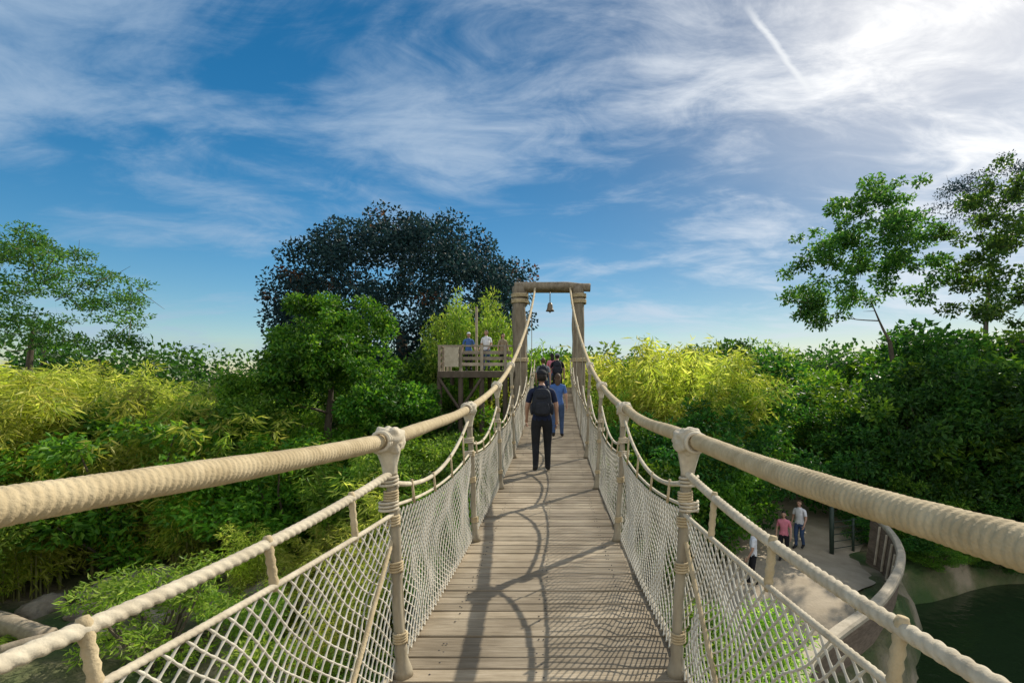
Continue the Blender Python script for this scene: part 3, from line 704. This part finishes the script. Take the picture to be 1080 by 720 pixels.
def person(name,loc,rotz,h,shirt,pants,hair,hat=None,bag=None,step=.16,arms=(0.1,-0.1),elb=.35,long_hair=False,headturn=0.,female=False):
    sc=h/1.75; sw=.165 if not female else .15
    J={};E=[];RD={}
    def jn(n,p,r): J[n]=np.array(p,float);RD[n]=r
    jn('pel',(0,0,.96),(.135,.11)); jn('waist',(0,.0,1.08),(.125,.10)); jn('chest',(0,.01,1.26),(.155,.115)); jn('uch',(0,0,1.40),(.125,.10)); jn('neck',(0,.005,1.49),(.055,.055)); jn('nk2',(0,.015,1.57),(.052,.055))
    E+=[('pel','waist','s'),('waist','chest','s'),('chest','uch','s'),('uch','neck','s'),('neck','nk2','k')]
    for s,sn in ((-1,'L'),(1,'R')):
        f=step*s
        jn('hip'+sn,(s*.095,0,.88),(.098,.10)); 
        back=f<0
        lift=.05 if back else 0
        kn=np.array([s*.098,f*.5+(.07 if back else .05),.49]); an=np.array([s*.10,f-(.03 if back else 0),.10+lift])
        jn('kn'+sn,kn,(.066,.068)); jn('cf'+sn,kn*.6+an*.4+np.array([0,-.015,0]),(.058,.06)); jn('an'+sn,an,(.045,.048))
        jn('he'+sn,an+np.array([0,-.03,-.055]),(.04,.04)); jn('toe'+sn,an+np.array([s*.015,.17,-.065-lift*.55]),(.042,.032))
        E+=[('pel','hip'+sn,'p'),('hip'+sn,'kn'+sn,'p'),('kn'+sn,'cf'+sn,'p'),('cf'+sn,'an'+sn,'p'),('an'+sn,'he'+sn,'f'),('an'+sn,'toe'+sn,'f')]
        A=arms[0 if s<0 else 1]; sh=np.array([s*(sw+.01),0,1.42])
        jn('sh'+sn,sh,(.062,.06))
        ua=np.array([s*.22,math.sin(A),-math.cos(A)]); ua/=np.linalg.norm(ua); el=sh+ua*.29
        B=A+elb; fa=np.array([s*.04,math.sin(B),-math.cos(B)]); fa/=np.linalg.norm(fa); wr=el+fa*.25; hd=wr+fa*.085
        jn('mid'+sn,sh+ua*.19,(.052,.052)); jn('el'+sn,el,(.041,.041)); jn('wr'+sn,wr,(.027,.023)); jn('pm'+sn,hd,(.022,.036))
        E+=[('uch','sh'+sn,'s'),('sh'+sn,'mid'+sn,'s'),('mid'+sn,'el'+sn,'k'),('el'+sn,'wr'+sn,'k'),('wr'+sn,'pm'+sn,'k')]
        J['fa'+sn]=fa
    names=[n for n in J if n in RD]; idx={n:k for k,n in enumerate(names)}
    me=bpy.data.meshes.new('tmp'); me.from_pydata([tuple(J[n]) for n in names],[(idx[p],idx[q]) for p,q,_ in E],[])
    o=bpy.data.objects.new('tmp',me); COL.objects.link(o)
    md=o.modifiers.new('s','SKIN'); 
    for n in names:
        sv=me.skin_vertices[0].data[idx[n]]; sv.radius=RD[n]; sv.use_root=(n=='pel')
    md.use_smooth_shade=True
    o.modifiers.new('b','SUBSURF').levels=2
    dgx=bpy.context.evaluated_depsgraph_get(); dgx.update(); ev=bpy.data.meshes.new_from_object(o.evaluated_get(dgx))
    V=np.zeros(len(ev.vertices)*3);ev.vertices.foreach_get('co',V);V=V.reshape(-1,3)
    F=[tuple(p.vertices) if len(p.vertices)==4 else tuple(p.vertices)+(p.vertices[-1],) for p in ev.polygons]; F=np.array(F)
    C=V[F].mean(1); best=np.full(len(C),9.);lab=np.zeros(len(C),int); L={'s':1,'p':2,'k':0,'f':3}
    for p,q,l in E:
        A0,B0=J[p],J[q]; d=B0-A0; t=np.clip(((C-A0)@d)/(d@d),0,1); dist=np.linalg.norm(C-(A0+t[:,None]*d),axis=1)-(RD[p][0]*(1-t)+RD[q][0]*t)
        m=dist<best; best[m]=dist[m]; lab[m]=L[l]
    trunk=(np.abs(C[:,0])<.15)&(C[:,2]>.93)&(C[:,2]<1.45); lab[trunk]=1
    lab[(lab==1)&(C[:,2]<.92)&(np.abs(C[:,0])<.2)]=2
    bpy.data.objects.remove(o); bpy.data.meshes.remove(me); bpy.data.meshes.remove(ev)
    a=Acc(); a.add(V,F,lab)
    for s,sn in ((-1,'L'),(1,'R')):
        fa=J['fa'+sn]; pm=J['pm'+sn]; fw=np.array([0,fa[2]*-1,fa[1]]); fw/=np.linalg.norm(fw)
        inw=np.array([-s,0,0.])
        for q,(off,ln) in enumerate(((.027,.066),(.010,.076),(-.008,.072),(-.025,.055))):
            p=pm+fw*off; pts=[p,p+fa*(ln*.45+.02)+inw*.004,p+fa*(ln*.75+.02)+inw*.016,p+fa*(ln+.015)+inw*.034]
            tube(a,pts,[.0095,.009,.008,.0065],8,0)
        p=pm-fa*.035+fw*.028; tube(a,[p,p+fw*.025+fa*.02+inw*.012,p+fw*.035+fa*.05+inw*.02,p+fw*.034+fa*.07+inw*.024],[.011,.0105,.0095,.007],8,0)
    ct,st=math.cos(headturn),math.sin(headturn); hc=np.array([0,.03,1.655])
    def turn(V): 
        W=V.copy(); W[:,0]=V[:,0]*ct-V[:,1]*st; W[:,1]=V[:,0]*st+V[:,1]*ct; return W
    def headf(V):
        V=V.copy(); z=V[:,2]; y=V[:,1]; x=V[:,0]
        k=np.where(z<0,1+.28*z,1); V[:,0]*=k; V[:,1]*=np.where((z<0)&(y<0),1+.25*z,1)
        V[:,1]+=.26*np.exp(-(x/.16)**2-((z+.12)/.16)**2)*(y>0)+.10*np.exp(-(x/.3)**2-((z+.75)/.18)**2)*(y>0)-.06*(np.exp(-((np.abs(x)-.38)/.15)**2-((z-.03)/.12)**2))*(y>0)
        return V
    def hp(fn=None): return (lambda V:(turn((fn(V) if fn else V)*np.array([.074,.094,.117]))) / 1.0)
    ellip(a,hc,(1,1,1),0,32,24,hp(headf))
    def part(c,r,mi,seg=10,rg=8,fn=None):
        cc=turn(np.array([c]))[0]
        ellip(a,hc+cc,(1,1,1),mi,seg,rg,lambda V:turn((fn(V) if fn else V)*np.array(r)))
    for s in (-1,1):
        part((s*.028,.082,.004),(.012,.009,.007),5); part((s*.029,.088,.022),(.016,.006,.003),4)
        part((s*.075,-.003,-.012),(.011,.02,.032),0)
    part((0,.092,-.055),(.024,.008,.007),6)
    def hf(V):
        V=V.copy(); m=(V[:,1]>.25)&(V[:,2]<.45); V[m,1]*=.35; V[m,0]*=.9; V[:,2]=np.maximum(V[:,2],-.75 if not long_hair else -2.1)
        if long_hair: V[V[:,2]<-.5,1]=np.minimum(V[V[:,2]<-.5,1],-.15)
        return V
    part((0,-.012,.016),(.082,.098,.112),4,28,20,hf)
    if long_hair: part((0,-.065,-.11),(.075,.045,.16),4,18,14)
    if hat:
        part((0,-.004,.055),(.088,.104,.082),7,26,14,lambda V:np.where(V[:,2:3]<0,V*np.array([1,1,.15]),V))
        part((0,.09,.052),(.07,.085,.008),7,18,8)
    if bag:
        def pk(V):
            V=V.copy(); V[:,0]*=1-.12*np.clip(V[:,2],0,1); return V
        ellip(a,(0,-.185,1.235),(.155,.095,.235),8,26,18,pk,p=.55)
        ellip(a,(0,-.275,1.14),(.115,.04,.11),8,20,12,pk,p=.5)
        ellip(a,(0,-.265,1.34),(.10,.03,.05),8,18,10,pk,p=.6)
        for s in (-1,1):
            ellip(a,(s*.16,-.18,1.12),(.03,.05,.10),8,12,10,p=.7)
            tube(a,[(s*.09,-.12,1.42),(s*.10,-.06,1.495),(s*.115,.05,1.48),(s*.125,.125,1.38),(s*.135,.13,1.25),(s*.15,.07,1.12),(s*.13,-.1,1.05)],.018,8,8)
        tube(a,[(-.03,-.16,1.46),(-.02,-.17,1.5),(.02,-.17,1.5),(.03,-.16,1.46)],.008,6,8)
    ob=a.obj(name,[M_skin,shirt,pants,M_shoe,hair,M_eye,M_lip,hat or hair,bag or M_bag],True)
    ob.location=loc; ob.rotation_euler=(0,0,rotz); ob.scale=(sc*1.06,sc*1.06,sc); return ob
person('walking_man',(-.24,9.5,float(zd(9.5))+.003),.05,1.88,M_navy,M_black,M_hair,M_black,M_bag,step=.11,arms=(.12,-.05),elb=.45)
person('walking_woman',(.08,13.4,float(zd(13.4))+.003),-.05,1.66,M_blue,M_denim,M_hairb,None,None,step=.13,long_hair=True,female=True)
person('walking_man',(.10,19.6,float(zd(19.6))+.003),0,1.78,M_black,M_black,M_hair,M_grey,M_bag,step=.14)
person('walking_man',(-.42,18.6,float(zd(18.6))+.003),0,1.72,M_grey,M_navy,M_hairb,None,M_bag,step=.12)
person('walking_woman',(-.1,20.9,float(zd(20.9))+.003),.1,1.64,M_pink,M_denim,M_hair,None,None,step=.1,long_hair=True,female=True)
person('standing_man',(-3.0,22.5,2.01),math.pi*.9,1.78,M_white,M_denim,M_hairb,None,None,step=.03,elb=.9)
person('standing_woman',(-2.3,22.7,2.01),math.pi*1.2,1.66,M_khaki,M_black,M_hair,None,None,step=.03,long_hair=True,female=True)
person('standing_man',(-3.9,23.2,2.01),math.pi*1.1,1.74,M_blue,M_black,M_hair,M_white,None,step=.03,elb=.6)
x,y=8.9,18.6; person('standing_man',(x,y,tz(x,y)+.09),2.2,1.74,M_white,M_denim,M_hairb,None,None,step=.05,elb=.5)
x,y=7.7,17.2; person('standing_woman',(x,y,tz(x,y)+.09),2.6,1.62,M_pink,M_black,M_hair,None,None,step=.05,long_hair=True,female=True)
person('standing_man',(5.9,15.2,tz(5.9,15.2)+.09),1.2,1.72,M_white,M_black,M_hair,M_black,None,step=.08)

# ------------------------------------------------------------------ light
az=math.atan2(.9,1.0); el=math.radians(35)
sd=Vector((math.sin(az)*math.cos(el),math.cos(az)*math.cos(el),math.sin(el)))
sl=bpy.data.lights.new('sun','SUN'); sl.energy=5.0; sl.angle=math.radians(.5); sl.color=(1,.93,.80)
so=bpy.data.objects.new('sun',sl); COL.objects.link(so); so.rotation_euler=(-sd).to_track_quat('-Z','Y').to_euler(); so.location=(20,20,30)
w=bpy.data.worlds.new('World'); scene.world=w; w.use_nodes=True; nt=w.node_tree
bg=nt.nodes['Background']; bg.inputs[1].default_value=.15
sky=N(nt,'ShaderNodeTexSky'); sky.sky_type='NISHITA'; sky.sun_disc=False; sky.sun_elevation=el; sky.sun_rotation=az
sky.air_density=1.0; sky.dust_density=.4; sky.ozone_density=2.5
tc=N(nt,'ShaderNodeTexCoord'); sep=N(nt,'ShaderNodeSeparateXYZ'); nt.links.new(tc.outputs['Generated'],sep.inputs[0])
def M(op,a_,b_=None,c_=None):
    n=N(nt,'ShaderNodeMath',operation=op)
    for k,v in enumerate((a_,b_,c_)):
        if v is None: continue
        if isinstance(v,(int,float)): n.inputs[k].default_value=v
        else: nt.links.new(v,n.inputs[k])
    return n.outputs[0]
def MR(src,a0,a1,b0=0.,b1=1.,smooth=True):
    n=N(nt,'ShaderNodeMapRange')
    if smooth: n.interpolation_type='SMOOTHSTEP'
    for k,v in zip((1,2,3,4),(a0,a1,b0,b1)): n.inputs[k].default_value=v
    nt.links.new(src,n.inputs[0]); return n.outputs[0]
den=M('ADD',M('MAXIMUM',sep.outputs[2],0.0),.22)
u=M('DIVIDE',sep.outputs[0],den); v=M('DIVIDE',sep.outputs[1],den)
cb=N(nt,'ShaderNodeCombineXYZ'); nt.links.new(u,cb.inputs[0]); nt.links.new(v,cb.inputs[1])
def cloudnoise(scale,rot,stretch,detail,dist,loc=(0,0,0),rough=.6):
    mp=N(nt,'ShaderNodeMapping'); mp.inputs['Rotation'].default_value=(0,0,rot); mp.inputs['Scale'].default_value=stretch; mp.inputs['Location'].default_value=loc
    nt.links.new(cb.outputs[0],mp.inputs[0]); no=N(nt,'ShaderNodeTexNoise'); no.inputs['Scale'].default_value=scale
    no.inputs['Detail'].default_value=detail; no.inputs['Distortion'].default_value=dist; no.inputs['Roughness'].default_value=rough
    nt.links.new(mp.outputs[0],no.inputs['Vector']); return no.outputs[0]
c1=cloudnoise(1.3,.5,(1,2.0,1),7,.8,(3.1,1.2,0)); c2=cloudnoise(.9,.2,(1,1,1),2,.0,(8,2,0)); c3=cloudnoise(3.6,-.5,(1,1.8,1),7,.9,(1,5,0),.65)
mask=M('ADD',M('MULTIPLY',c1,.6),M('ADD',M('MULTIPLY',c2,.5),M('MULTIPLY',c3,.28)))
m1=MR(mask,.60,.88)
dot=N(nt,'ShaderNodeVectorMath',operation='DOT_PRODUCT'); nt.links.new(tc.outputs['Generated'],dot.inputs[0]); dot.inputs[1].default_value=sd
dd=M('MAXIMUM',dot.outputs['Value'],0.0); glow=M('POWER',dd,22.0)
cm=M('MINIMUM',M('ADD',M('MULTIPLY',m1,.78),M('MULTIPLY',glow,M('ADD',M('MULTIPLY',c3,.9),.25))),1.0)
Av=Vector((.38,1,.722)).normalized(); Bv=Vector((.509,1,.546)).normalized(); nv=Av.cross(Bv).normalized()
dn=N(nt,'ShaderNodeVectorMath',operation='DOT_PRODUCT'); nt.links.new(tc.outputs['Generated'],dn.inputs[0]); dn.inputs[1].default_value=nv
dist=M('ABSOLUTE',M('ADD',dn.outputs['Value'],M('MULTIPLY',M('SUBTRACT',c3,.5),.02)))
line=MR(dist,.001,.006,1,0,False)
e1=MR(sep.outputs[2],Bv.z,Bv.z+.02,0,1,False); e2=MR(sep.outputs[2],Av.z-.02,Av.z+.01,1,0,False)
fy=M('GREATER_THAN',sep.outputs[1],0.0); trail=M('MULTIPLY',M('MULTIPLY',line,e1),M('MULTIPLY',e2,M('MULTIPLY',fy,.85)))
# unseen bright cloud cover behind the camera, added as front fill light
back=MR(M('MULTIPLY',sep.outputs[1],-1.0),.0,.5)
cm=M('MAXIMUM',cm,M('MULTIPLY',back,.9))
hs=N(nt,'ShaderNodeHueSaturation'); hs.inputs['Saturation'].default_value=1.42; hs.inputs['Hue'].default_value=.492
val=M('SUBTRACT',.78,M('MULTIPLY',M('POWER',dd,2.5),.44)); nt.links.new(val,hs.inputs['Value']); nt.links.new(sky.outputs[0],hs.inputs['Color'])
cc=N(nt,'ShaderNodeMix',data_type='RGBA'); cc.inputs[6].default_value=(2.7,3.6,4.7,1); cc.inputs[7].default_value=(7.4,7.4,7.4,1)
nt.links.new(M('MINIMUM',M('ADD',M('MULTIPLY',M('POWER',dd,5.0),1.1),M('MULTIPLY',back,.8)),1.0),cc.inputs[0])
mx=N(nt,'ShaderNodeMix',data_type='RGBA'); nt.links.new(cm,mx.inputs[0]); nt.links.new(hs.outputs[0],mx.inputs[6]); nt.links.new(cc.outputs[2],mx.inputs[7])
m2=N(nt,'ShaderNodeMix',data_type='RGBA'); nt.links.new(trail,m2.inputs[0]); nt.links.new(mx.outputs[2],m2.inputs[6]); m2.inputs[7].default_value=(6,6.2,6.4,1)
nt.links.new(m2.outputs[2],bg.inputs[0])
scene.view_settings.view_transform='Standard'; scene.view_settings.look='None'; scene.view_settings.exposure=0

# ------------------------------------------------------------------ camera
cd=bpy.data.cameras.new('camera'); cd.sensor_width=36; cd.lens=18; cd.shift_x=-45/1080; cd.shift_y=40/1080; cd.clip_start=.03; cd.clip_end=3000
co=bpy.data.objects.new('camera',cd); COL.objects.link(co); co.location=(0,0,1.65); co.rotation_euler=(math.radians(90),0,0); scene.camera=co
